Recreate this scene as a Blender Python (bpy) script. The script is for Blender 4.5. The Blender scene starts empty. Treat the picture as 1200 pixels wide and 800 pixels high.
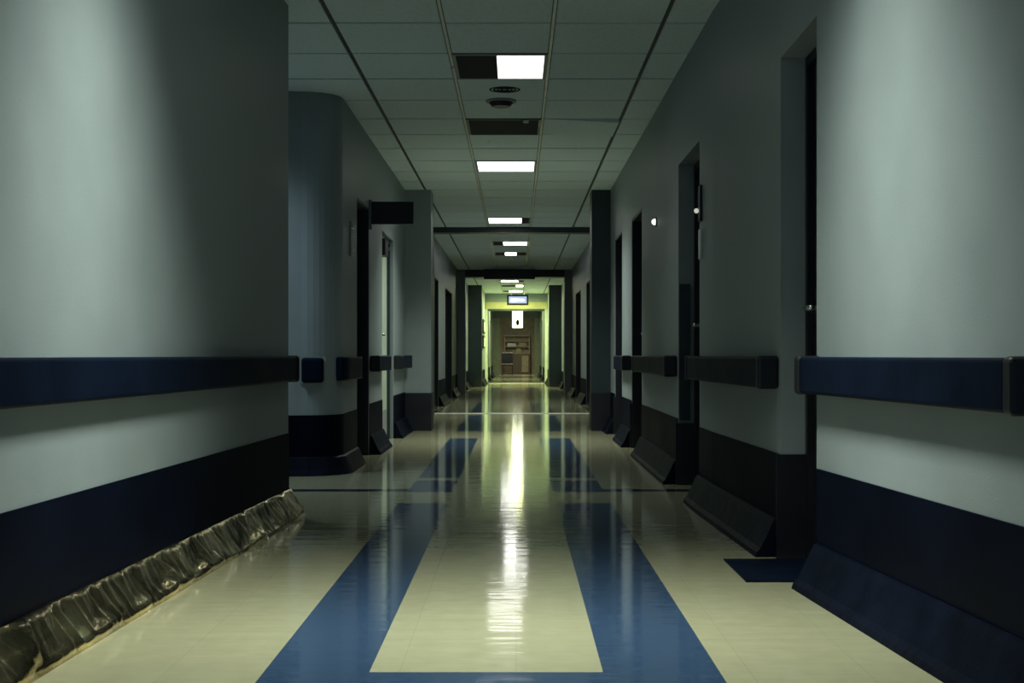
import bpy, bmesh, math, random
from mathutils import Vector, Matrix, noise
random.seed(7)
S = bpy.context.scene
COL = S.collection
PI = math.pi

# ------------------------------------------------------------------ camera
F = 1600.0          # focal length in px of a 1200 px wide frame
EYE = 0.84
CEIL = 2.68
VX, VY = 605.0, 416.0
cd = bpy.data.cameras.new('camera')
cam = bpy.data.objects.new('camera', cd)
COL.objects.link(cam)
cam.location = (0, 0, EYE)
cam.rotation_euler = (PI/2, 0, 0)
cd.sensor_width = 36
cd.lens = 36*F/1200
cd.shift_x = -(VX-600)/1200
cd.shift_y = (VY-400)/1200
cd.clip_start = 0.05
cd.clip_end = 200
S.camera = cam

# ------------------------------------------------------------------ world, exposure
w = bpy.data.worlds.new('world')
S.world = w
w.use_nodes = True
bg = w.node_tree.nodes['Background']
bg.inputs[0].default_value = (0.35, 0.5, 0.8, 1)
bg.inputs[1].default_value = 0.02
S.view_settings.view_transform = 'Standard'
S.view_settings.look = 'None'
S.view_settings.exposure = 0.0
S.view_settings.gamma = 1.0
S.view_settings.use_curve_mapping = False

NEAR_COL = (0.93, 1.0, 0.83)
FAR_COL = (0.93, 1.0, 0.42)
SPREAD = math.radians(102)
# z0 of the ceiling module the fixture sits in, lit span in x, watts, colour, spread, face glow
X0, X1 = -0.405, 0.205          # middle ceiling module
PITCH = 0.765
def cell(k): return 7.57 + PITCH*k
LIGHTS = [  # k, lit x0, lit x1, watts, colour, spread, glow
    (-13, X0, X1, 3, NEAR_COL, SPREAD, 1.6),
    (-5, X0, X1, 104, NEAR_COL, math.radians(146), 1.2),
    (1, -0.12, X1, 3.5, NEAR_COL, math.radians(115), 1.8),
    (7, X0, X1, 44, NEAR_COL, math.radians(120), 2.0),
    (14, X0, 0.07, 22, NEAR_COL, math.radians(125), 7),
    (19, -0.21, X1, 14, NEAR_COL, math.radians(130), 8),
    (22, -0.20, 0.0, 9, NEAR_COL, math.radians(130), 14),
    (34, -0.38, 0.04, 8, NEAR_COL, math.radians(150), 22),
    (37, 0.0, X1, 70, FAR_COL, math.radians(165), 34),
    (41, -0.2, X1, 110, FAR_COL, math.radians(170), 34),
    (52, X0, X1, 90, FAR_COL, math.radians(170), 24),
    (64, X0, X1, 100, (1.0, 0.94, 0.62), math.radians(170), 24),
]

# cool dim fill light added behind the viewpoint; no window stands there
wl = bpy.data.lights.new('window_glow', 'AREA')
wl.shape = 'RECTANGLE'
wl.size, wl.size_y = 1.6, 1.8
wl.energy = 11
wl.color = (0.25, 0.48, 1.0)
wo = bpy.data.objects.new('window_glow', wl)
COL.objects.link(wo)
wo.location = (-0.1, -3.9, 1.5)
wo.rotation_euler = (PI/2, 0, 0)

# ------------------------------------------------------------------ materials
def new_mat(name):
    m = bpy.data.materials.new(name)
    m.use_nodes = True
    nt = m.node_tree
    return m, nt, nt.nodes['Principled BSDF']

def mat(name, col, rough=0.5, metal=0.0, var=0.12, scale=6.0, bump=0.0, bscale=40.0,
        spec=0.5, stretch=(1, 1, 1), coat=0.0):
    m, nt, p = new_mat(name)
    tc = nt.nodes.new('ShaderNodeTexCoord')
    mp = nt.nodes.new('ShaderNodeMapping')
    mp.inputs['Scale'].default_value = stretch
    nt.links.new(tc.outputs['Object'], mp.inputs['Vector'])
    n = nt.nodes.new('ShaderNodeTexNoise')
    n.inputs['Scale'].default_value = scale
    n.inputs['Detail'].default_value = 5
    nt.links.new(mp.outputs[0], n.inputs['Vector'])
    r = nt.nodes.new('ShaderNodeMapRange')
    r.inputs['From Min'].default_value = 0.3
    r.inputs['From Max'].default_value = 0.7
    r.inputs['To Min'].default_value = 1-var
    r.inputs['To Max'].default_value = 1+var
    nt.links.new(n.outputs['Fac'], r.inputs['Value'])
    mx = nt.nodes.new('ShaderNodeVectorMath')
    mx.operation = 'SCALE'
    mx.inputs[0].default_value = col
    nt.links.new(r.outputs[0], mx.inputs['Scale'])
    nt.links.new(mx.outputs[0], p.inputs['Base Color'])
    rr = nt.nodes.new('ShaderNodeMapRange')
    rr.inputs['To Min'].default_value = max(0.02, rough-0.08)
    rr.inputs['To Max'].default_value = min(1, rough+0.08)
    nt.links.new(n.outputs['Fac'], rr.inputs['Value'])
    nt.links.new(rr.outputs[0], p.inputs['Roughness'])
    p.inputs['Metallic'].default_value = metal
    p.inputs['Specular IOR Level'].default_value = spec
    p.inputs['Coat Weight'].default_value = coat
    if bump:
        b2 = nt.nodes.new('ShaderNodeTexNoise')
        b2.inputs['Scale'].default_value = bscale
        b2.inputs['Detail'].default_value = 3
        nt.links.new(mp.outputs[0], b2.inputs['Vector'])
        bp = nt.nodes.new('ShaderNodeBump')
        bp.inputs['Strength'].default_value = bump
        bp.inputs['Distance'].default_value = 0.01
        nt.links.new(b2.outputs['Fac'], bp.inputs['Height'])
        nt.links.new(bp.outputs[0], p.inputs['Normal'])
    return m

def emit_mat(name, col, strength):
    m, nt, p = new_mat(name)
    p.inputs['Base Color'].default_value = (0.8, 0.8, 0.8, 1)
    p.inputs['Emission Color'].default_value = (*col, 1)
    p.inputs['Emission Strength'].default_value = strength
    tc = nt.nodes.new('ShaderNodeTexCoord')
    n = nt.nodes.new('ShaderNodeTexVoronoi')
    n.inputs['Scale'].default_value = 60
    nt.links.new(tc.outputs['Object'], n.inputs['Vector'])
    bp = nt.nodes.new('ShaderNodeBump')
    bp.inputs['Strength'].default_value = 0.2
    nt.links.new(n.outputs['Distance'], bp.inputs['Height'])
    nt.links.new(bp.outputs[0], p.inputs['Normal'])
    return m

def floor_mat(name, col, var):
    """polished vinyl tile: each 0.305 m tile a little different, faint seams, wavy wax"""
    m, nt, p = new_mat(name)
    L = nt.links.new
    tc = nt.nodes.new('ShaderNodeTexCoord')
    br = nt.nodes.new('ShaderNodeTexBrick')
    br.offset = 0.0
    br.squash = 1.0
    br.inputs['Scale'].default_value = 1.0
    br.inputs['Brick Width'].default_value = 0.31
    br.inputs['Row Height'].default_value = 0.31
    br.inputs['Mortar Size'].default_value = 0.0012
    br.inputs['Color1'].default_value = (*[c*(1-var) for c in col], 1)
    br.inputs['Color2'].default_value = (*[c*(1+var) for c in col], 1)
    br.inputs['Mortar'].default_value = (*[c*0.85 for c in col], 1)
    L(tc.outputs['Object'], br.inputs['Vector'])
    n = nt.nodes.new('ShaderNodeTexNoise')
    n.inputs['Scale'].default_value = 14
    n.inputs['Detail'].default_value = 6
    L(tc.outputs['Object'], n.inputs['Vector'])
    r = nt.nodes.new('ShaderNodeMapRange')
    r.inputs['From Min'].default_value = 0.3
    r.inputs['From Max'].default_value = 0.7
    r.inputs['To Min'].default_value = 0.95
    r.inputs['To Max'].default_value = 1.04
    L(n.outputs['Fac'], r.inputs['Value'])
    sc = nt.nodes.new('ShaderNodeVectorMath')
    sc.operation = 'SCALE'
    L(br.outputs['Color'], sc.inputs[0])
    L(r.outputs[0], sc.inputs['Scale'])
    L(sc.outputs[0], p.inputs['Base Color'])
    # waves of wax across the corridor
    mp = nt.nodes.new('ShaderNodeMapping')
    mp.inputs['Scale'].default_value = (1.2, 7.0, 1)
    L(tc.outputs['Object'], mp.inputs['Vector'])
    wv = nt.nodes.new('ShaderNodeTexNoise')
    wv.inputs['Scale'].default_value = 1.6
    wv.inputs['Detail'].default_value = 3
    L(mp.outputs[0], wv.inputs['Vector'])
    bp = nt.nodes.new('ShaderNodeBump')
    bp.inputs['Strength'].default_value = 0.06
    bp.inputs['Distance'].default_value = 0.02
    L(wv.outputs['Fac'], bp.inputs['Height'])
    L(bp.outputs[0], p.inputs['Normal'])
    rr = nt.nodes.new('ShaderNodeMapRange')
    rr.inputs['From Min'].default_value = 0.3
    rr.inputs['From Max'].default_value = 0.7
    rr.inputs['To Min'].default_value = 0.06
    rr.inputs['To Max'].default_value = 0.11
    L(n.outputs['Fac'], rr.inputs['Value'])
    L(rr.outputs[0], p.inputs['Roughness'])
    p.inputs['IOR'].default_value = 1.6
    return m

M = {}
M['wall'] = mat('wall_paint', (0.235, 0.28, 0.305), 0.45, spec=0.35, var=0.06, scale=3.0, bump=0.08, bscale=160)
M['tile'] = mat('ceiling_tile', (0.74, 0.87, 0.90), 0.9, var=0.06, scale=40, bump=0.3, bscale=220)
M['tbar'] = mat('ceiling_grid_dull', (0.03, 0.035, 0.035), 0.6)  # shade of the tile gaps put into the grid colour
M['tbar_light'] = mat('ceiling_grid_bright', (0.62, 0.66, 0.62), 0.3)  # reflected light on the middle runners put into a paler colour
M['navy'] = mat('navy_vinyl', (0.003, 0.0065, 0.018), 0.5, spec=0.05, var=0.25, scale=5, bump=0.1, bscale=20)
M['panel'] = mat('dark_wall_guard', (0.0022, 0.0038, 0.011), 0.5, spec=0.03, var=0.35, scale=2.5, bump=0.06, bscale=6)
M['cove'] = mat('dark_cove', (0.003, 0.005, 0.013), 0.45, spec=0.06, var=0.3, scale=8, bump=0.3, bscale=18)
M['foil'] = mat('scuffed_cove', (0.75, 0.61, 0.37), 0.18, metal=1.0, var=0.6, scale=4, bump=0.2, bscale=30)
M['black'] = mat('black_paint', (0.004, 0.005, 0.010), 0.45, var=0.2)
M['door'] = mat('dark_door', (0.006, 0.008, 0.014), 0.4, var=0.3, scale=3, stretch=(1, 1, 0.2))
M['door_far'] = mat('green_grey_door', (0.035, 0.06, 0.045), 0.4, var=0.3, scale=3, stretch=(1, 1, 0.2))
M['door_brown'] = mat('brown_door', (0.05, 0.04, 0.03), 0.4, var=0.3, scale=3, stretch=(1, 1, 0.2))
M['frame'] = mat('door_frame_grey', (0.16, 0.19, 0.21), 0.35, var=0.1)
M['frame_light'] = mat('pale_frame', (0.42, 0.5, 0.42), 0.35, var=0.1)
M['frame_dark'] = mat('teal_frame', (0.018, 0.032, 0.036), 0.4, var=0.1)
M['chrome'] = mat('chrome', (0.7, 0.7, 0.7), 0.18, metal=1.0, var=0.05)
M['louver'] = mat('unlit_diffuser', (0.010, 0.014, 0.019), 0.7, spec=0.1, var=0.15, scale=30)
M['white'] = mat('white_plastic', (0.75, 0.78, 0.74), 0.4, var=0.03)
M['grey'] = mat('grey_plastic', (0.22, 0.25, 0.25), 0.5, var=0.1)
M['tan'] = mat('tan_laminate', (0.38, 0.32, 0.2), 0.5, var=0.15)
M['brown'] = mat('brown_wood', (0.12, 0.09, 0.05), 0.5, var=0.2, stretch=(1, 1, 0.2))
M['yellow'] = mat('yellow_paint', (0.42, 0.42, 0.20), 0.5, var=0.1)
M['cream_floor'] = floor_mat('cream_floor_tile', (0.36, 0.355, 0.24), 0.012)
M['blue_floor'] = floor_mat('blue_floor_tile', (0.034, 0.066, 0.135), 0.02)
M['dark_floor'] = floor_mat('dark_floor_joint', (0.02, 0.03, 0.06), 0.05)

# ------------------------------------------------------------------ helpers
def box(bm, x0, x1, y0, y1, z0, z1, mi=0):
    vs = [bm.verts.new((x, y, z)) for z in (z0, z1) for y in (y0, y1) for x in (x0, x1)]
    for idx in ((0, 2, 3, 1), (4, 5, 7, 6), (0, 1, 5, 4), (2, 6, 7, 3), (0, 4, 6, 2), (1, 3, 7, 5)):
        f = bm.faces.new([vs[i] for i in idx])
        f.material_index = mi

def prism(bm, pts, z0, z1, mi=0):
    """extruded polygon in plan"""
    a = [bm.verts.new((x, y, z0)) for x, y in pts]
    b = [bm.verts.new((x, y, z1)) for x, y in pts]
    n = len(pts)
    for f in [bm.faces.new(a[::-1]), bm.faces.new(b)] + \
             [bm.faces.new((a[i], a[(i+1) % n], b[(i+1) % n], b[i])) for i in range(n)]:
        f.material_index = mi

def cyl(bm, c, r, h, axis='Z', seg=20, r2=None):
    rot = {'Z': Matrix(), 'X': Matrix.Rotation(PI/2, 4, 'Y'), 'Y': Matrix.Rotation(PI/2, 4, 'X')}[axis]
    bmesh.ops.create_cone(bm, cap_ends=True, segments=seg, radius1=r, radius2=r if r2 is None else r2,
                          depth=h, matrix=Matrix.Translation(c) @ rot)

def obj(name, bm, m, parent=None, bevel=0.0, smooth=False):
    bmesh.ops.recalc_face_normals(bm, faces=bm.faces)
    me = bpy.data.meshes.new(name)
    bm.to_mesh(me)
    bm.free()
    o = bpy.data.objects.new(name, me)
    COL.objects.link(o)
    for x in (m if isinstance(m, (list, tuple)) else [m]):
        me.materials.append(x)
    if smooth:
        for p in me.polygons:
            p.use_smooth = True
    if bevel:
        b = o.modifiers.new('bevel', 'BEVEL')
        b.width = bevel
        b.segments = 3
        b.limit_method = 'ANGLE'
    if parent:
        o.parent = parent
        o.matrix_parent_inverse = Matrix.Translation(-parent.location)
    return o

def struct(name, bm, m, **k):
    o = obj(name, bm, m, **k)
    o['kind'] = 'structure'
    return o

def tag(o, label, cat, group=None):
    o['label'] = label
    o['category'] = cat
    if group:
        o['group'] = group
    return o

def thing(name, loc, label, cat, group=None):
    o = bpy.data.objects.new(name, None)
    o.empty_display_size = 0.1
    COL.objects.link(o)
    o.location = loc
    return tag(o, label, cat, group)

def B(*boxes):
    bm = bmesh.new()
    for b in boxes:
        box(bm, *b)
    return bm

# ------------------------------------------------------------------ floor
def floor():
    bm = bmesh.new()
    bx = [-4.0, -0.67, -0.39, 0.23, 0.54, 2.0]
    by = [-4, 3.33, 3.62, 7.75, 8.38, 8.41, 8.56, 9.16, 9.34, 13.8, 15.1, 15.4, 19.0, 19.4, 19.9, 24.2,
          25.0, 29.2, 30.0, 35.5, 40.4, 40.9, 64]
    V = {}
    for i, x in enumerate(bx):
        for j, y in enumerate(by):
            V[i, j] = bm.verts.new((x, y, 0))
    bands = [(-4, 3.33), (3.62, 7.75), (8.38, 8.41), (8.41, 8.56), (8.56, 9.16), (9.34, 13.8), (15.4, 19.0),
             (19.9, 24.2), (25.0, 29.2), (30.0, 35.5)]
    cross = [(3.33, 3.62), (15.1, 15.4)]
    for i in range(len(bx)-1):
        for j in range(len(by)-1):
            f = bm.faces.new((V[i, j], V[i+1, j], V[i+1, j+1], V[i, j+1]))
            key = (by[j], by[j+1])
            if key in cross and i in (1, 2, 3):
                f.material_index = 1
            elif key in bands and i in (1, 3):
                f.material_index = 1
            elif key == (8.41, 8.56) and i in (0, 4):
                f.material_index = 2
    # slab below
    box(bm, -4, 2, -4, 64, -0.12, -0.01)
    return struct('floor', bm, [M['cream_floor'], M['blue_floor'], M['dark_floor']])
fl = floor()

# ------------------------------------------------------------------ ceiling of lay-in tiles
def ceiling():
    bm = bmesh.new()
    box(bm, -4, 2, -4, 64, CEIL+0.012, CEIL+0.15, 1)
    xs = [X0-0.61*k for k in range(6, 0, -1)] + [X0, X1] + [X1+0.61*k for k in range(1, 3)]
    for i in range(len(xs)-1):
        k = -15
        while cell(k) < 63.5:
            mid = abs(xs[i]-X0) < .01
            if not (mid and k in [l[0] for l in LIGHTS]+[4]):
                y0, y1 = cell(k), cell(k+1)
                g = 0.014
                dz = random.uniform(-0.0015, 0.0015)
                a = [bm.verts.new((x, y, CEIL+dz)) for x, y in
                     ((xs[i]+g, y0+g), (xs[i+1]-g, y0+g), (xs[i+1]-g, y1-g), (xs[i]+g, y1-g))]
                if i == len(xs)-3 and k == 4:      # the one sagging tile by the right wall
                    a[1].co.z -= 0.028
                    a[2].co.z -= 0.02
                b = [bm.verts.new((v.co.x, v.co.y, CEIL+0.02)) for v in a]
                bm.faces.new(a[::-1])
                for q in range(4):
                    bm.faces.new((a[q], a[(q+1) % 4], b[(q+1) % 4], b[q]))
            k += 1
    # paler strips that paint the sheen on the two middle runners
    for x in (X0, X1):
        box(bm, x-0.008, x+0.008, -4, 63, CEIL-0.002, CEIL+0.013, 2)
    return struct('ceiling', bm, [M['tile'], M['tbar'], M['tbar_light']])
ceiling()

# ------------------------------------------------------------------ walls
def xat(poly, y):
    for (ya, xa), (yb, xb) in zip(poly, poly[1:]):
        if ya <= y <= yb:
            return xa+(xb-xa)*(y-ya)/(yb-ya)
    return poly[-1][1] if y > poly[-1][0] else poly[0][1]

def strip_pts(poly, y0, y1, off0, off1, s, step=None):
    ys = [y0]+[y for y, _ in poly if y0 < y < y1]+[y1]
    if step:
        n = max(1, int((y1-y0)/step))
        ys = sorted(set([y0+(y1-y0)*i/n for i in range(n+1)]))
    a = [(xat(poly, y)+s*off0, y) for y in ys]
    b = [(xat(poly, y)+s*off1, y) for y in reversed(ys)]
    return a+b

HEAD = 2.07
def side_wall(name, poly, s, y0, y1, openings, thick=0.45, head=HEAD):
    """s=+1 wall stands to the right of the corridor (solid towards +x)"""
    bm = bmesh.new()
    cur = y0
    for a, b in sorted(openings)+[(y1, None)]:
        prism(bm, strip_pts(poly, cur, a, 0, thick, s), 0, CEIL)
        if b is not None:
            prism(bm, strip_pts(poly, a, b, 0, thick, s), head, CEIL)
            cur = b
    return struct(name, bm, M['wall'])

def guard(name, poly, s, y0, y1, top=0.43, th=0.006):
    bm = bmesh.new()
    prism(bm, strip_pts(poly, y0, y1, -th, 0.0, s), 0.0, top)
    return struct(name, bm, M['panel'])

def cove(name, poly, s, y0, y1, m, crumple=0.0, w=0.1, h=0.15):
    """sloping cove at the wall foot; rings of a rounded profile swept along the wall"""
    bm = bmesh.new()
    prof = [(0.006, h+0.012), (0.018, h+0.01), (0.03, h-0.012), (0.055, h*0.55), (0.078, h*0.25), (w-0.006, 0.02), (w, 0.0), (0.006, 0.0)]
    n = max(2, int((y1-y0)/(0.014 if crumple else 0.4)))
    rings = []
    for i in range(n+1):
        y = y0+(y1-y0)*i/n
        x = xat(poly, y)
        ring = []
        for j, (o, z) in enumerate(prof):
            d = 0.0
            if crumple and 1 < j < 6:
                d = crumple*(noise.noise(Vector((y*4.0+j*0.25, j*0.35, 1.7)))*0.8 + 0.45*noise.noise(Vector((y*13+j*0.7, j*0.3, 5.1))) + 0.34*noise.noise(Vector((y*30, j*0.5, 9.1))))
            ring.append(bm.verts.new((x-s*(o+d), y, max(0.0, z+d*0.7))))
        rings.append(ring)
    for a, b in zip(rings, rings[1:]):
        for j in range(len(prof)):
            k = (j+1) % len(prof)
            bm.faces.new((a[j], a[k], b[k], b[j]))
    bm.faces.new(rings[0])
    bm.faces.new(rings[-1][::-1])
    return struct(name, bm, m, smooth=bool(crumple))

RG = 'navy crash handrails along the corridor walls'
def handrail(poly, s, y0, y1, label, z1=0.834, hgt=0.13, depth=0.085, brackets=True):
    ym = (y0+y1)/2
    t = thing('handrail', (xat(poly, ym), ym, z1-hgt), label, 'handrail', RG)
    bm = bmesh.new()
    a0, a1 = y0+0.05, y1-0.05
    prism(bm, strip_pts(poly, a0, a1, -depth, -depth+0.045, s), z1-hgt, z1)
    obj('rail', bm, M['navy'], t, bevel=0.012)
    for q0, q1 in ((y0, a0), (a1, y1)):
        bm = bmesh.new()
        prism(bm, strip_pts(poly, q0, q1, -depth-0.006, -0.0005, s), z1-hgt-0.005, z1+0.004)
        obj('end_cap', bm, M['black'], t, bevel=0.015)
    if brackets:
        n = max(1, int((y1-y0)/0.9))
        for i in range(n):
            yb = a0+(a1-a0)*(i+0.5)/n
            bm = bmesh.new()
            prism(bm, strip_pts(poly, yb-0.04, yb+0.04, -depth+0.04, -0.0005, s), z1-hgt+0.03, z1-0.03)
            obj('bracket', bm, M['black'], t, bevel=0.004)
    return t

door_no = [0]
def door(poly, s, y0, y1, m, fm, recess=0.12, head=HEAD, handle=True, kick=False, lining=False, far_handle=False):
    door_no[0] += 1
    ym = (y0+y1)/2
    o = bpy.data.objects.new('door_%d' % door_no[0], None)
    COL.objects.link(o)
    o.location = (xat(poly, ym)+s*recess, ym, 0)
    o['kind'] = 'structure'
    e = 0.002
    fw = 0.045
    bm = bmesh.new()
    x_ = lambda y, d: xat(poly, y)+s*d
    prism(bm, strip_pts(poly, y0+fw, y1-fw, recess+0.01, recess+0.055, s), 0.008, head-fw)
    obj('door_leaf', bm, m, o)
    bm = bmesh.new()
    prism(bm, strip_pts(poly, y0+e, y0+fw, recess-0.02, recess+0.06, s), 0, head-e)
    prism(bm, strip_pts(poly, y1-fw, y1-e, recess-0.02, recess+0.06, s), 0, head-e)
    prism(bm, strip_pts(poly, y0+fw, y1-fw, recess-0.02, recess+0.06, s), head-fw, head-e)
    obj('door_frame', bm, fm, o)
    if lining:
        bm = bmesh.new()
        prism(bm, strip_pts(poly, y1-0.02, y1-e, 0.004, recess-0.021, s), 0, head-e)
        prism(bm, strip_pts(poly, y0+e, y0+0.02, 0.004, recess-0.021, s), 0, head-e)
        prism(bm, strip_pts(poly, y0+0.02, y1-0.02, 0.004, recess-0.021, s), head-0.02, head-e)
        obj('frame_lining', bm, M['black'] if fm is M['black'] else M['door'], o)
    if kick:
        bm = bmesh.new()
        prism(bm, strip_pts(poly, y0+fw+.03, y1-fw-.03, recess+0.006, recess+0.01, s), 0.03, 0.3)
        obj('kick_plate', bm, M['grey'], o)
    if handle:
        bm = bmesh.new()
        yh = y1-fw-0.09 if far_handle else y0+fw+0.09
        xf = x_(yh, recess+0.01)
        cyl(bm, (xf-s*0.006, yh, 1.03), 0.028, 0.012, 'X')
        cyl(bm, (xf-s*0.03, yh, 1.03), 0.011, 0.06, 'X')
        cyl(bm, (xf-s*0.055, yh+(-0.05 if far_handle else 0.05), 1.03), 0.010, 0.12, 'Y')
        obj('door_handle', bm, M['chrome'], o, smooth=True)
    return o

# polylines (y, x)
R1 = [(-4, 1.35), (2.9, 1.24), (4.95, 1.089), (5.65, 1.095), (7.3, 1.05), (15.2, 1.05)]
L1 = [(-4, -1.62), (7.19, -1.2)]
L2 = [(10.15, -1.24), (15.2, -1.24)]
R2 = [(15.2, 1.19), (36.2, 1.19)]
L2b = [(15.2, -1.27), (36.2, -1.27)]
R3 = [(36, 0.93), (64, 0.93)]
L3 = [(36, -0.93), (64, -0.93)]

D_R1 = [(4.95, 5.65), (7.82, 8.84), (11.42, 12.4), (13.55, 14.5)]
D_L2 = [(10.62, 11.5), (12.62, 13.75)]
D_R2 = [(16.3, 17.5), (21.6, 23.2), (25.2, 27.3), (30.4, 34)]
D_L2b = [(16.4, 17.6), (20.6, 22.3), (24.4, 27.0), (30.4, 33.4)]

side_wall('wall_right', R1, 1, -4, 15.2, D_R1)
side_wall('wall_right', R2, 1, 15.2, 36.2, D_R2)
side_wall('wall_right', R3, 1, 36.2, 64, [(43.5, 45), (48, 50)])
side_wall('wall_left', L1, -1, -4, 7.19, [])
side_wall('wall_left', L2b, -1, 15.2, 36.2, D_L2b)
side_wall('wall_left', L3, -1, 36.2, 64, [(43.0, 45), (48, 50)])

# left wall past the side passage: square-on face, rounded corner, then along the corridor
def arc(cx, cy, r, a0, a1, n=10):
    return [(cx+r*math.cos(a0+(a1-a0)*i/n), cy+r*math.sin(a0+(a1-a0)*i/n)) for i in range(n+1)]
FACE = [(-3.6, 9.15), (-1.5, 9.53)]
CORN = arc(-1.5, 9.79, 0.26, -PI/2, 0)
def outset(d):
    return [(-3.6, 9.15-d), (-1.5, 9.53-d)] + arc(-1.5, 9.79, 0.26+d, -PI/2, 0)[1:]
bm = bmesh.new()
prism(bm, FACE+CORN[1:]+[(-1.24, 10.62), (-3.6, 10.62)], 0, CEIL)
prism(bm, [(-1.24, 10.62), (-1.24, 11.5), (-1.7, 11.5), (-1.7, 10.62)], HEAD, CEIL)
prism(bm, [(-1.24, 11.5), (-1.24, 12.62), (-1.7, 12.62), (-1.7, 11.5)], 0, CEIL)
prism(bm, [(-1.24, 12.62), (-1.24, 13.75), (-1.7, 13.75), (-1.7, 12.62)], 1.99, CEIL)
prism(bm, [(-1.24, 13.75), (-1.24, 15.2), (-1.7, 15.2), (-1.7, 13.75)], 0, CEIL)
struct('wall_left', bm, M['wall'])
# guard panel and cove round the corner
def ribbon(d0, d1, z0, z1, mname, name, extra=()):
    outer = outset(d1)+[(-1.24+d1, 10.6)]
    inner = outset(d0)+[(-1.24+d0, 10.6)]
    bm = bmesh.new()
    prism(bm, outer+inner[::-1], z0, z1)
    return struct(name, bm, M[mname])
ribbon(0.0, 0.006, 0, 0.42, 'panel', 'trim_1')
bm = bmesh.new()
prof = [(0.006, 0.13), (0.02, 0.12), (0.05, 0.05), (0.075, 0.0), (0.006, 0.0)]
rings = []
for d, z in prof:
    rings.append([bm.verts.new((x, y, z)) for x, y in outset(d)+[(-1.24+d, 10.6)]])
for a, b in zip(rings, rings[1:]+rings[:1]):
    for i in range(len(a)-1):
        bm.faces.new((a[i], a[i+1], b[i+1], b[i]))
bm.faces.new([r[-1] for r in rings])
struct('baseboard_left', bm, M['cove'])

# side passage behind the near left wall
struct('wall_left', B((-4.0, -3.6, 7.19, 9.6, 0, CEIL)), M['wall'])
struct('wall_left', B((-3.6, -1.67, 6.9, 7.19, 0, CEIL)), M['wall'])
# closing walls
struct('wall_back', B((-2.2, 2.0, -4.2, -4.0, 0, CEIL)), M['wall'])
struct('wall_end', B((-1.5, 1.5, 62.2, 62.5, 0, CEIL)), M['tan'])

# guards + coves + doors : right wall
tn = [2]
def guards(poly, s, spans, side):
    for a, b in spans:
        guard('trim_%d' % tn[0], poly, s, a, b)
        tn[0] += 1
        cove('baseboard_'+side, poly, s, a+0.01, b-0.01, M['cove'])
guards(R1, 1, [(-4, 4.93)], 'right')
guards(R1, 1, [(5.67, 7.80), (8.86, 11.40), (12.42, 13.53), (14.52, 15.18)], 'right')
guards(L2, -1, [(11.52, 12.60), (13.77, 15.18)], 'left')
guards(R2, 1, [(15.65, 16.28), (17.52, 19.6), (19.9, 21.58), (23.22, 25.18), (27.32, 29.3), (34.02, 35.9)], 'right')
guards(L2b, -1, [(15.65, 16.38), (17.62, 19.6), (19.9, 20.58), (22.32, 24.38), (27.02, 29.3), (33.42, 35.9)], 'left')
guards(R3, 1, [(36.6, 40.5), (41.0, 43.4), (45.1, 47.9), (50.1, 54), (54.3, 62)], 'right')
guards(L3, -1, [(36.6, 40.5), (41.0, 42.9), (45.1, 47.9), (50.1, 54), (54.3, 62)], 'left')
guard('trim_%d' % tn[0], L1, -1, -4, 7.18); tn[0] += 1
cove('baseboard_left', L1, -1, -1.0, 7.18, M['foil'], crumple=0.024, w=0.095, h=0.13)

# dark boots on the reveals (the square faces of the recesses)
for y, xa, xb in ((5.65, 1.095, 1.20), (8.84, 1.05, 1.15), (12.4, 1.05, 1.15), (14.5, 1.05, 1.15)):
    struct('trim_%d' % tn[0], B((xa-0.02, xb, y-0.012, y-0.001, 0, 0.43 if y < 8 else 0.40)), M['black']); tn[0] += 1
# tall guard on the second recess' reveal
struct('trim_%d' % tn[0], B((1.054, 1.125, 8.826, 8.839, 0.42, 1.30)), M['frame_dark']); tn[0] += 1
# threshold patch at first recess
struct('trim_%d' % tn[0], B((0.85, 1.20, 5.05, 5.60, 0.0, 0.006)), M['navy']); tn[0] += 1

for i, (a, b) in enumerate(D_R1):
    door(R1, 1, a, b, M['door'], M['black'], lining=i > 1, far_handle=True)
for i, (a, b) in enumerate(D_L2):
    door(L2, -1, a, b, M['door'] if i == 0 else M['frame_light'], M['black'] if i == 0 else M['frame_dark'],
         head=HEAD if i == 0 else 1.99, recess=0.12 if i == 0 else 0.05, kick=(i == 1), lining=(i == 0))
for i, (a, b) in enumerate(D_R2):
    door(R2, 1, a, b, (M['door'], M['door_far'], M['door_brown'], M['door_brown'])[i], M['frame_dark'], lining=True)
for i, (a, b) in enumerate(D_L2b):
    door(L2b, -1, a, b, (M['door'], M['door_far'], M['door_far'], M['door_brown'])[i], M['frame_dark'], lining=True)
for a, b in ((43.5, 45), (48, 50)):
    door(R3, 1, a, b, M['door'], M['frame_dark'])
for a, b in ((43.0, 45), (48, 50)):
    door(L3, -1, a, b, M['door_far'], M['frame_dark'])

# ------------------------------------------------------------------ portals and piers across the corridor
def pier(name, x0, x1, y0, y1, z0=0, z1=CEIL, m='wall'):
    return struct(name, B((x0, x1, y0, y1, z0, z1)), M[m])
pier('wall_left', -1.28, -0.95, 15.2, 15.6)
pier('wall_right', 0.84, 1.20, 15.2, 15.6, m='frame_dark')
for x0, x1 in ((-1.28, -0.944), (0.834, 1.2)):
    struct('trim_%d' % tn[0], B((x0, x1, 15.15, 15.61, 0, 0.42)), M['black']); tn[0] += 1
# smoke-door frame
bm = B((-1.27, -1.19, 19.62, 19.88, 0, CEIL), (1.10, 1.19, 19.62, 19.88, 0, CEIL), (-1.19, 1.10, 19.62, 19.88, 2.60, CEIL))
struct('trim_%d' % tn[0], bm, M['frame_dark']); tn[0] += 1
struct('trim_%d' % tn[0], B((-1.19, 1.10, 19.55, 19.75, 0.0, 0.004)), M['white']); tn[0] += 1
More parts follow.
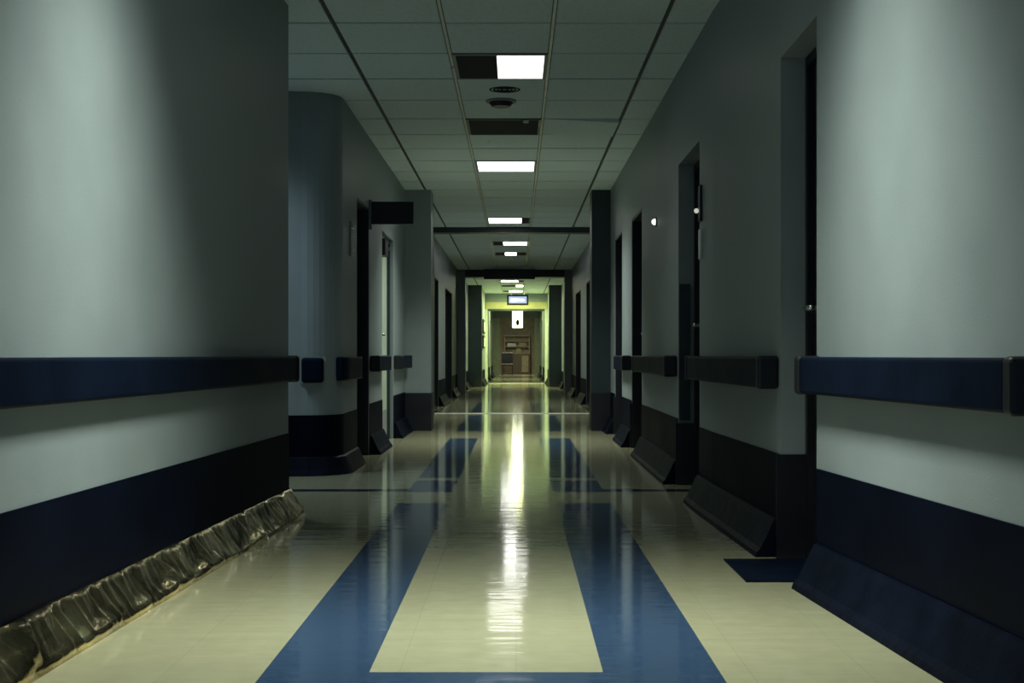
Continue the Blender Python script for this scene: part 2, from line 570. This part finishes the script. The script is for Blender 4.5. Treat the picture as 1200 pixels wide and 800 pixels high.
# beam and piers
pier('wall_left', -1.27, -1.10, 29.4, 29.9, m='wall')
pier('wall_right', 1.04, 1.19, 29.4, 29.9, m='wall')
pier('wall_centre', -1.10, 1.04, 29.4, 29.8, 2.52, CEIL, m='frame_dark')
# dark piers
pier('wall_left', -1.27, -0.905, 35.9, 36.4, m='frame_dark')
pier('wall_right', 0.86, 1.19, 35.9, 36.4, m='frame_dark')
# low header with pale posts
pier('wall_centre', -0.93, 0.93, 40.7, 41.0, 2.21, CEIL, m='wall')
struct('trim_%d' % tn[0], B((-0.93, -0.85, 40.62, 41.0, 0, 2.21), (0.85, 0.93, 40.62, 41.0, 0, 2.21)), M['frame_light']); tn[0] += 1
struct('trim_%d' % tn[0], B((-0.85, 0.85, 40.66, 41.0, 2.16, 2.21)), M['frame_dark']); tn[0] += 1
struct('trim_%d' % tn[0], B((-0.93, 0.93, 40.5, 40.8, 0.0, 0.004)), M['white']); tn[0] += 1
struct('trim_%d' % tn[0], B((-0.92, 0.92, 40.685, 40.699, 2.225, 2.42)), M['yellow']); tn[0] += 1
# far frame
pier('wall_centre', -0.93, 0.93, 54.0, 54.3, 2.30, CEIL, m='wall')
struct('trim_%d' % tn[0], B((-0.93, -0.68, 54.0, 54.3, 0, 2.30), (0.74, 0.93, 54.0, 54.3, 0, 2.30)), M['frame_light']); tn[0] += 1

# ------------------------------------------------------------------ handrails
handrail(L1, -1, 1.0, 7.17, 'long navy crash rail on the near left wall', depth=0.06)
handrail(R1, 1, 3.13, 4.93, 'navy crash rail on the near right wall, with a black near end cap')
handrail(R1, 1, 5.68, 7.78, 'navy crash rail between the first and second dark doorways on the right')
handrail(R1, 1, 8.90, 11.38, 'navy crash rail between the second and third dark doorways on the right')
handrail(R1, 1, 12.45, 13.5, 'short navy crash rail beyond the third dark doorway on the right')
handrail(L2, -1, 11.54, 12.58, 'navy crash rail between the two doors on the left, under the black sign')
handrail(L2, -1, 13.8, 15.1, 'short navy crash rail beside the left pier, past the ajar pale door')

def flat_rail(x0, x1, label):
    """short bumper piece on the square-on wall (that wall rises slightly in y with x)"""
    ya = 9.15+(x0+3.6)*0.38/2.1
    yb = 9.15+(x1+3.6)*0.38/2.1
    t = thing('wall_bumper', ((x0+x1)/2, (ya+yb)/2, 0.64), label, 'bumper', 'short navy bumper pads on the facing wall at left')
    bm = bmesh.new()
    prism(bm, [(x0, ya-0.05), (x1, yb-0.05), (x1, yb-0.0005), (x0, ya-0.0005)], 0.648, 0.822)
    obj('pad', bm, M['navy'], t, bevel=0.02)
    bm = bmesh.new()
    e = 0.012
    prism(bm, [(x0-e, ya-0.012), (x1+e, yb-0.012), (x1+e, yb-0.0005), (x0-e, ya-0.0005)], 0.640, 0.830)
    obj('back_plate', bm, M['grey'], t)
flat_rail(-1.495, -1.345, 'small square navy bumper pad on the pale facing wall at left')
# wrap-round piece at the corner
t = thing('wall_bumper', (-1.3, 9.7, 0.64), 'curved navy bumper wrapping the rounded wall corner at left, before the black door', 'bumper',
          'short navy bumper pads on the facing wall at left')
bm = bmesh.new()
o_ = arc(-1.5, 9.79, 0.31, -PI*0.17, 0)+[(-1.19, 10.58)]
i_ = arc(-1.5, 9.79, 0.2605, -PI*0.17, 0)+[(-1.2395, 10.58)]
prism(bm, o_+i_[::-1], 0.66, 0.828)
obj('pad', bm, M['navy'], t, bevel=0.012)

# ------------------------------------------------------------------ ceiling lights
names = {
    -13: 'recessed square ceiling light behind the viewpoint',
    -5: 'recessed square ceiling light above the near walls, just over the top of the view',
    1: 'nearest ceiling light in view, right half lit and left half dark',
    7: 'second ceiling light in view, fully lit, just before the piers',
    14: 'third lit ceiling light, dark strip at its right end',
    19: 'fourth lit ceiling light, dark strip at its left end',
    22: 'small lit ceiling light between two dark strips, just before the black hanging sign',
    34: 'distant ceiling light just past the black hanging sign',
    37: 'distant yellowish ceiling light above and in front of the blue sign',
    41: 'distant yellow-green ceiling light by the low header',
    52: 'faint ceiling light beyond the low header',
    64: 'last dim ceiling light above the shelves at the corridor end',
}
for k, a, b, watts, col, spread, glow in LIGHTS:
    y0, y1 = cell(k), cell(k+1)
    yc = (y0+y1)/2
    t = thing('ceiling_light', ((X0+X1)/2, yc, CEIL), names[k], 'ceiling light', 'recessed ceiling lights down the middle of the corridor')
    g, fw = 0.01, 0.022
    bm = B((X0+g, X1-g, y0+g, y0+g+fw, CEIL-0.006, CEIL+0.012), (X0+g, X1-g, y1-g-fw, y1-g, CEIL-0.006, CEIL+0.012),
           (X0+g, X0+g+fw, y0+g+fw, y1-g-fw, CEIL-0.006, CEIL+0.012), (X1-g-fw, X1-g, y0+g+fw, y1-g-fw, CEIL-0.006, CEIL+0.012))
    obj('fixture_frame', bm, M['grey'], t)
    xa, xb = max(a, X0+g+fw), min(b, X1-g-fw)
    ya, yb = y0+g+fw, y1-g-fw
    obj('diffuser', B((xa, xb, ya, yb, CEIL-0.004, CEIL+0.011)), emit_mat('lit_diffuser', col if col == FAR_COL else (1.0, 1.0, 0.93), glow), t)
    if a > X0+0.05:
        obj('unlit_panel', B((X0+g+fw, xa-0.002, ya, yb, CEIL-0.003, CEIL+0.011)), M['louver'], t)
    if b < X1-0.05:
        obj('unlit_panel', B((xb+0.002, X1-g-fw, ya, yb, CEIL-0.003, CEIL+0.011)), M['louver'], t)
    ld = bpy.data.lights.new('tube_light', 'AREA')
    ld.shape = 'RECTANGLE'
    ld.size = xb-xa
    ld.size_y = yb-ya
    ld.energy = watts
    ld.color = col
    ld.spread = spread
    lo = bpy.data.objects.new('tube_light', ld)
    COL.objects.link(lo)
    lo.location = ((xa+xb)/2, yc, CEIL-0.008)
    lo.parent = t
    lo.matrix_parent_inverse = Matrix.Translation(-t.location)

# unseen deep cross blades added under the near fixture to narrow its pool
lo_t = [o for o in bpy.data.objects if o.get('label') == names[-5]][0]
lb = bmesh.new()
ya, yb = cell(-5)+0.032, cell(-4)-0.032
for q in range(16):
    yq = ya+(yb-ya)*q/15
    box(lb, X0+0.02, X1-0.02, yq-0.001, yq+0.001, CEIL-0.066, CEIL-0.012)
obj('louver_blades', lb, M['black'], lo_t)
for xq in (X0+0.010, X1-0.019):
    obj('housing_side', B((xq, xq+0.009, ya-0.002, yb+0.002, CEIL-0.066, CEIL-0.0065)), M['grey'], lo_t)

# unseen fixture added in the left side passage to brighten the facing wall
sx0, sx1, sy0, sy1 = -2.6, -2.0, 8.45, 9.05
t = thing('ceiling_light', ((sx0+sx1)/2, (sy0+sy1)/2, CEIL), 'surface-mounted ceiling light in the side passage behind the near left wall', 'ceiling light')
obj('fixture_frame', B((sx0, sx1, sy0, sy0+.03, CEIL-.05, CEIL), (sx0, sx1, sy1-.03, sy1, CEIL-.05, CEIL),
                       (sx0, sx0+.03, sy0+.03, sy1-.03, CEIL-.05, CEIL), (sx1-.03, sx1, sy0+.03, sy1-.03, CEIL-.05, CEIL)), M['grey'], t)
obj('diffuser', B((sx0+.03, sx1-.03, sy0+.03, sy1-.03, CEIL-.045, CEIL-.02)), emit_mat('lit_diffuser', (0.75, 0.9, 1.0), 1.0), t)
ld = bpy.data.lights.new('tube_light', 'AREA')
ld.size = 0.5
ld.energy = 16
ld.color = (0.72, 0.92, 1.0)
ld.spread = math.radians(125)
lo = bpy.data.objects.new('tube_light', ld)
COL.objects.link(lo)
lo.location = ((sx0+sx1)/2, (sy0+sy1)/2, CEIL-0.047)
lo.parent = t
lo.matrix_parent_inverse = Matrix.Translation(-t.location)

# the dead fixture between the first two lights
y0, y1 = cell(4), cell(5)
t = thing('ceiling_light', ((X0+X1)/2, (y0+y1)/2, CEIL), 'fully dark unlit ceiling light between the two nearest lit ones', 'ceiling light',
          'recessed ceiling lights down the middle of the corridor')
obj('fixture_frame', B((X0+.01, X1-.01, y0+.01, y0+.03, CEIL-.006, CEIL+.012), (X0+.01, X1-.01, y1-.03, y1-.01, CEIL-.006, CEIL+.012),
                       (X0+.01, X0+.03, y0+.03, y1-.03, CEIL-.006, CEIL+.012), (X1-.03, X1-.01, y0+.03, y1-.03, CEIL-.006, CEIL+.012)), M['frame_dark'], t)
obj('unlit_panel', B((X0+.03, X1-.03, y0+.03, y1-.03, CEIL-.003, CEIL+.011)), M['louver'], t)
bm = bmesh.new()
cyl(bm, (0.075, y0+0.06, CEIL-0.012), 0.022, 0.018)
obj('sensor', bm, M['white'], t, smooth=False)

# smoke detector and speaker grille
t = thing('smoke_detector', (-0.11, 9.86, CEIL), 'round dark smoke detector on the ceiling behind the half-lit light', 'smoke detector')
bm = bmesh.new(); cyl(bm, (-0.11, 9.86, CEIL-0.008), 0.11, 0.016, seg=32)
obj('base_plate', bm, M['grey'], t, bevel=0.004)
bm = bmesh.new(); cyl(bm, (-0.11, 9.86, CEIL-0.032), 0.065, 0.034, seg=32, r2=0.09)
obj('sensing_chamber', bm, M['black'], t, bevel=0.006)
t = thing('ceiling_speaker', (-0.08, 9.45, CEIL), 'faint round speaker grille in the ceiling tile behind the half-lit light', 'speaker')
bm = bmesh.new()
for r in (0.02, 0.045, 0.07, 0.095):
    n = 32
    for i in range(n):
        a0, a1 = 2*PI*i/n, 2*PI*(i+1)/n
        q = [bm.verts.new((-0.08+rr*math.cos(a), 9.45+rr*math.sin(a), CEIL-0.005)) for rr, a in ((r, a0), (r+.012, a0), (r+.012, a1), (r, a1))]
        bm.faces.new(q)
bmesh.ops.remove_doubles(bm, verts=bm.verts, dist=1e-5)
ret = bmesh.ops.extrude_face_region(bm, geom=bm.faces[:])
bmesh.ops.translate(bm, verts=[v for v in ret['geom'] if isinstance(v, bmesh.types.BMVert)], vec=(0, 0, 0.006))
obj('grille', bm, M['louver'], t)

# ------------------------------------------------------------------ signs
t = thing('flag_sign', (-1.24, 11.45, 1.92), 'black blank flag sign sticking out from the left wall above the pale door', 'sign')
obj('sign_box', B((-1.222, -0.865, 11.50, 11.54, 1.944, 2.133)), M['black'], t, bevel=0.004)
obj('wall_bracket', B((-1.2395, -1.218, 11.502, 11.538, 1.90, 2.15)), M['grey'], t)

t = thing('hanging_sign', (0, 28.6, 2.45), 'wide black sign box hanging from the ceiling in front of the beam', 'sign')
obj('sign_box', B((-0.68, 0.39, 28.55, 28.65, 2.43, 2.68-0.04)), M['black'], t, bevel=0.006)
obj('top_rail', B((-0.45, 0.39, 28.54, 28.66, CEIL-0.04, CEIL-0.012)), M['frame_light'], t)
obj('hanger', B((-0.5, -0.47, 28.58, 28.62, 2.63, CEIL)), M['chrome'], t)
obj('hanger', B((0.2, 0.23, 28.58, 28.62, 2.63, CEIL)), M['chrome'], t)

t = thing('lit_sign', (0.03, 38.2, 2.3), 'small lit blue and white sign in a dark casing hanging far down the corridor', 'sign')
obj('casing', B((-0.26, 0.34, 38.2, 38.3, 2.24, 2.53)), M['black'], t, bevel=0.01)
bl = emit_mat('blue_sign_glow', (0.22, 0.28, 0.75), 0.9)
wl = emit_mat('white_sign_glow', (0.8, 0.88, 1.0), 1.6)
obj('sign_face', B((-0.21, 0.29, 38.19, 38.2, 2.29, 2.48)), bl, t)
obj('legend_bar', B((-0.15, 0.0, 38.182, 38.19, 2.34, 2.43), (0.02, 0.10, 38.182, 38.19, 2.36, 2.42), (0.12, 0.22, 38.182, 38.19, 2.35, 2.41)), wl, t)
for hx in (-0.15, 0.21):
    obj('hanger', B((hx, hx+0.02, 38.24, 38.26, 2.53, CEIL)), M['chrome'], t)

t = thing('hanging_sign', (0.03, 44, 1.7), 'tall white sign with a dark oval mark hanging beyond the low header', 'sign')
sw = emit_mat('white_panel_glow', (0.95, 1.0, 0.75), 4.0)  # plain panel made to glow, for its streak on the floor
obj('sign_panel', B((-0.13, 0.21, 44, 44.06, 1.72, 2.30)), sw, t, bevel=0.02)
bm = bmesh.new()
bmesh.ops.create_cone(bm, cap_ends=True, segments=24, radius1=0.055, radius2=0.055, depth=0.012,
                      matrix=Matrix.Translation((0.045, 43.992, 1.89)) @ Matrix.Diagonal((1, 1, 1.8, 1)) @ Matrix.Rotation(PI/2, 4, 'X'))
obj('oval_mark', bm, M['black'], t)
for hx in (-0.06, 0.13):
    obj('hanger', B((hx, hx+0.015, 44.02, 44.04, 2.30, CEIL)), M['chrome'], t)

# wall notices on the bright left wall far away
for i, (z0, z1, lab) in enumerate(((1.45, 1.82, 'upper dark framed notice with a white sheet on the far bright left wall'),
                                   (1.03, 1.38, 'lower dark framed notice with a white sheet on the far bright left wall'))):
    t = thing('notice_board', (-0.93, 38.3, z0), lab, 'notice', 'dark framed notices on the far left wall')
    obj('frame', B((-0.9295, -0.89, 37.4, 39.0, z0, z1)), M['black'], t, bevel=0.004)
    obj('sheet', B((-0.892, -0.884, 37.6, 38.8, z0+0.05, z1-0.06)), M['white'], t)

# ------------------------------------------------------------------ small wall fittings
def plate(name, x, y, z, s, w, h, label, cat, m='grey', dots=1):
    t = thing(name, (x, y, z-h/2), label, cat)
    a, b = sorted((x-s*0.0005, x-s*0.012))
    obj('plate', B((a, b, y-w/2, y+w/2, z-h/2, z+h/2)), M[m], t, bevel=0.003)
    for i in range(dots):
        bm = bmesh.new()
        bmesh.ops.create_uvsphere(bm, u_segments=16, v_segments=8, radius=0.014,
                                  matrix=Matrix.Translation((x-s*0.014, y, z-h/2+h*(i+0.5)/dots)))
        obj('button', bm, M['chrome'], t, smooth=True)
    return t
# round call lamp on the right wall
t = thing('call_lamp', (1.05, 10.2, 1.8), 'small round white call lamp high on the right wall before the third doorway', 'lamp')
bm = bmesh.new(); cyl(bm, (1.05-0.0055, 10.2, 1.835), 0.034, 0.01, 'X', 24)
obj('base_plate', bm, M['frame_dark'], t)
bm = bmesh.new()
bmesh.ops.create_uvsphere(bm, u_segments=20, v_segments=12, radius=0.024, matrix=Matrix.Translation((1.034, 10.2, 1.835)))
obj('lens', bm, emit_mat('call_lamp_glow', (1, 1, 0.9), 1.2), t, smooth=True)
t = thing('call_lamp', (1.05, 7.72, 1.6), 'small white call lamp at the near edge of the second right doorway', 'lamp')
obj('base_plate', B((1.035, 1.0495, 7.70, 7.78, 1.60, 1.80)), M['black'], t)
bm = bmesh.new()
bmesh.ops.create_uvsphere(bm, u_segments=20, v_segments=12, radius=0.014, matrix=Matrix.Translation((1.024, 7.76, 1.66)))
obj('lens', bm, emit_mat('call_lamp_glow', (1, 1, 0.9), 0.5), t, smooth=True)  # glowing ball stands in for the glint on the plate's knob
plate('wall_plate', 1.05, 7.75, 1.47, 1, 0.08, 0.17, 'pale plate on the right wall edge below the second doorway call lamp', 'wall plate', 'white', 0)
plate('wall_plate', -1.24, 10.2, 1.71, -1, 0.09, 0.26, 'slim plate with chrome buttons on the rounded left wall corner beside the black door', 'wall plate', 'grey', 3)

# pale ajar door edge on the left: closer, vertical chrome edge and small notices
t = thing('door_closer', (-1.24, 12.9, 1.9), 'dark door closer box at the top of the pale left door', 'door closer')
obj('closer_body', B((-1.289, -1.22, 12.72, 13.0, 1.77, 1.93)), M['black'], t, bevel=0.01)
obj('closer_arm', B((-1.26, -1.235, 13.0, 13.35, 1.86, 1.885)), M['black'], t)
t = thing('notice_sheet', (-1.24, 12.9, 1.3), 'small yellowish notice sheet on the pale left door', 'notice')
obj('sheet', B((-1.2985, -1.288, 12.75, 13.1, 1.30, 1.55)), M['yellow'], t)

# ------------------------------------------------------------------ far end furniture
t = thing('storage_shelf', (-0.05, 62, 0), 'tan storage unit with shelves against the end wall of the corridor', 'shelf unit')
obj('cabinet_body', B((-0.55, 0.62, 61.6, 62.19, 0, 0.9)), M['brown'], t, bevel=0.01)
obj('side_panel', B((-0.55, -0.5, 61.7, 62.19, 0.9, 1.75)), M['tan'], t)
obj('side_panel', B((0.57, 0.62, 61.7, 62.19, 0.9, 1.75)), M['tan'], t)
for z in (0.9, 1.2, 1.45, 1.7):
    obj('shelf', B((-0.5, 0.57, 61.7, 62.19, z, z+0.04)), M['tan'], t)
obj('back_panel', B((-0.5, 0.57, 62.12, 62.18, 0.94, 1.75)), M['tan'], t)
for x in (-0.3, 0.05, 0.4):
    bm = B((x-0.15, x+0.15, 61.585, 61.6, 0.08, 0.82)); d_ = obj('cupboard_door', bm, M['tan'] if x > 0.3 else M['brown'], t, bevel=0.004)
boxes = [(-0.42, -0.2, 0.94, 1.12, 'brown', 'brown carton on the lowest shelf of the end unit, left'),
         (0.0, 0.22, 0.94, 1.14, 'yellow', 'yellow carton on the lowest shelf of the end unit, middle'),
         (-0.4, -0.02, 1.24, 1.38, 'white', 'long white carton on the middle shelf of the end unit'),
         (0.12, 0.45, 1.24, 1.40, 'tan', 'tan carton on the middle shelf of the end unit, right')]
for a, b, z0, z1, m, lab in boxes:
    o = obj('carton', B((a, b, 61.75, 62.0, z0+0.001, z1)), M[m], bevel=0.004)
    tag(o, lab, 'box', 'cartons on the end shelves')
# dark chair by the left side
def far_chair(x, y):
    t = thing('armchair', (x, y, 0), 'dark chair standing by the left wall at the far corridor end', 'chair')
    obj('seat', B((x-.24, x+.24, y-.22, y+.22, 0.40, 0.48)), M['black'], t, bevel=0.02)
    obj('backrest', B((x-.24, x+.24, y+.18, y+.24, 0.5, 0.95)), M['black'], t, bevel=0.02)
    for sx in (-1, 1):
        obj('armrest', B((x+sx*.25-.02, x+sx*.25+.02, y-.2, y+.2, 0.62, 0.66)), M['black'], t, bevel=0.005)
        for sy in (-1, 1):
            bm = bmesh.new(); cyl(bm, (x+sx*.22, y+sy*.19, 0.2), 0.018, 0.4)
            obj('leg', bm, M['black'], t)
far_chair(-0.38, 57)
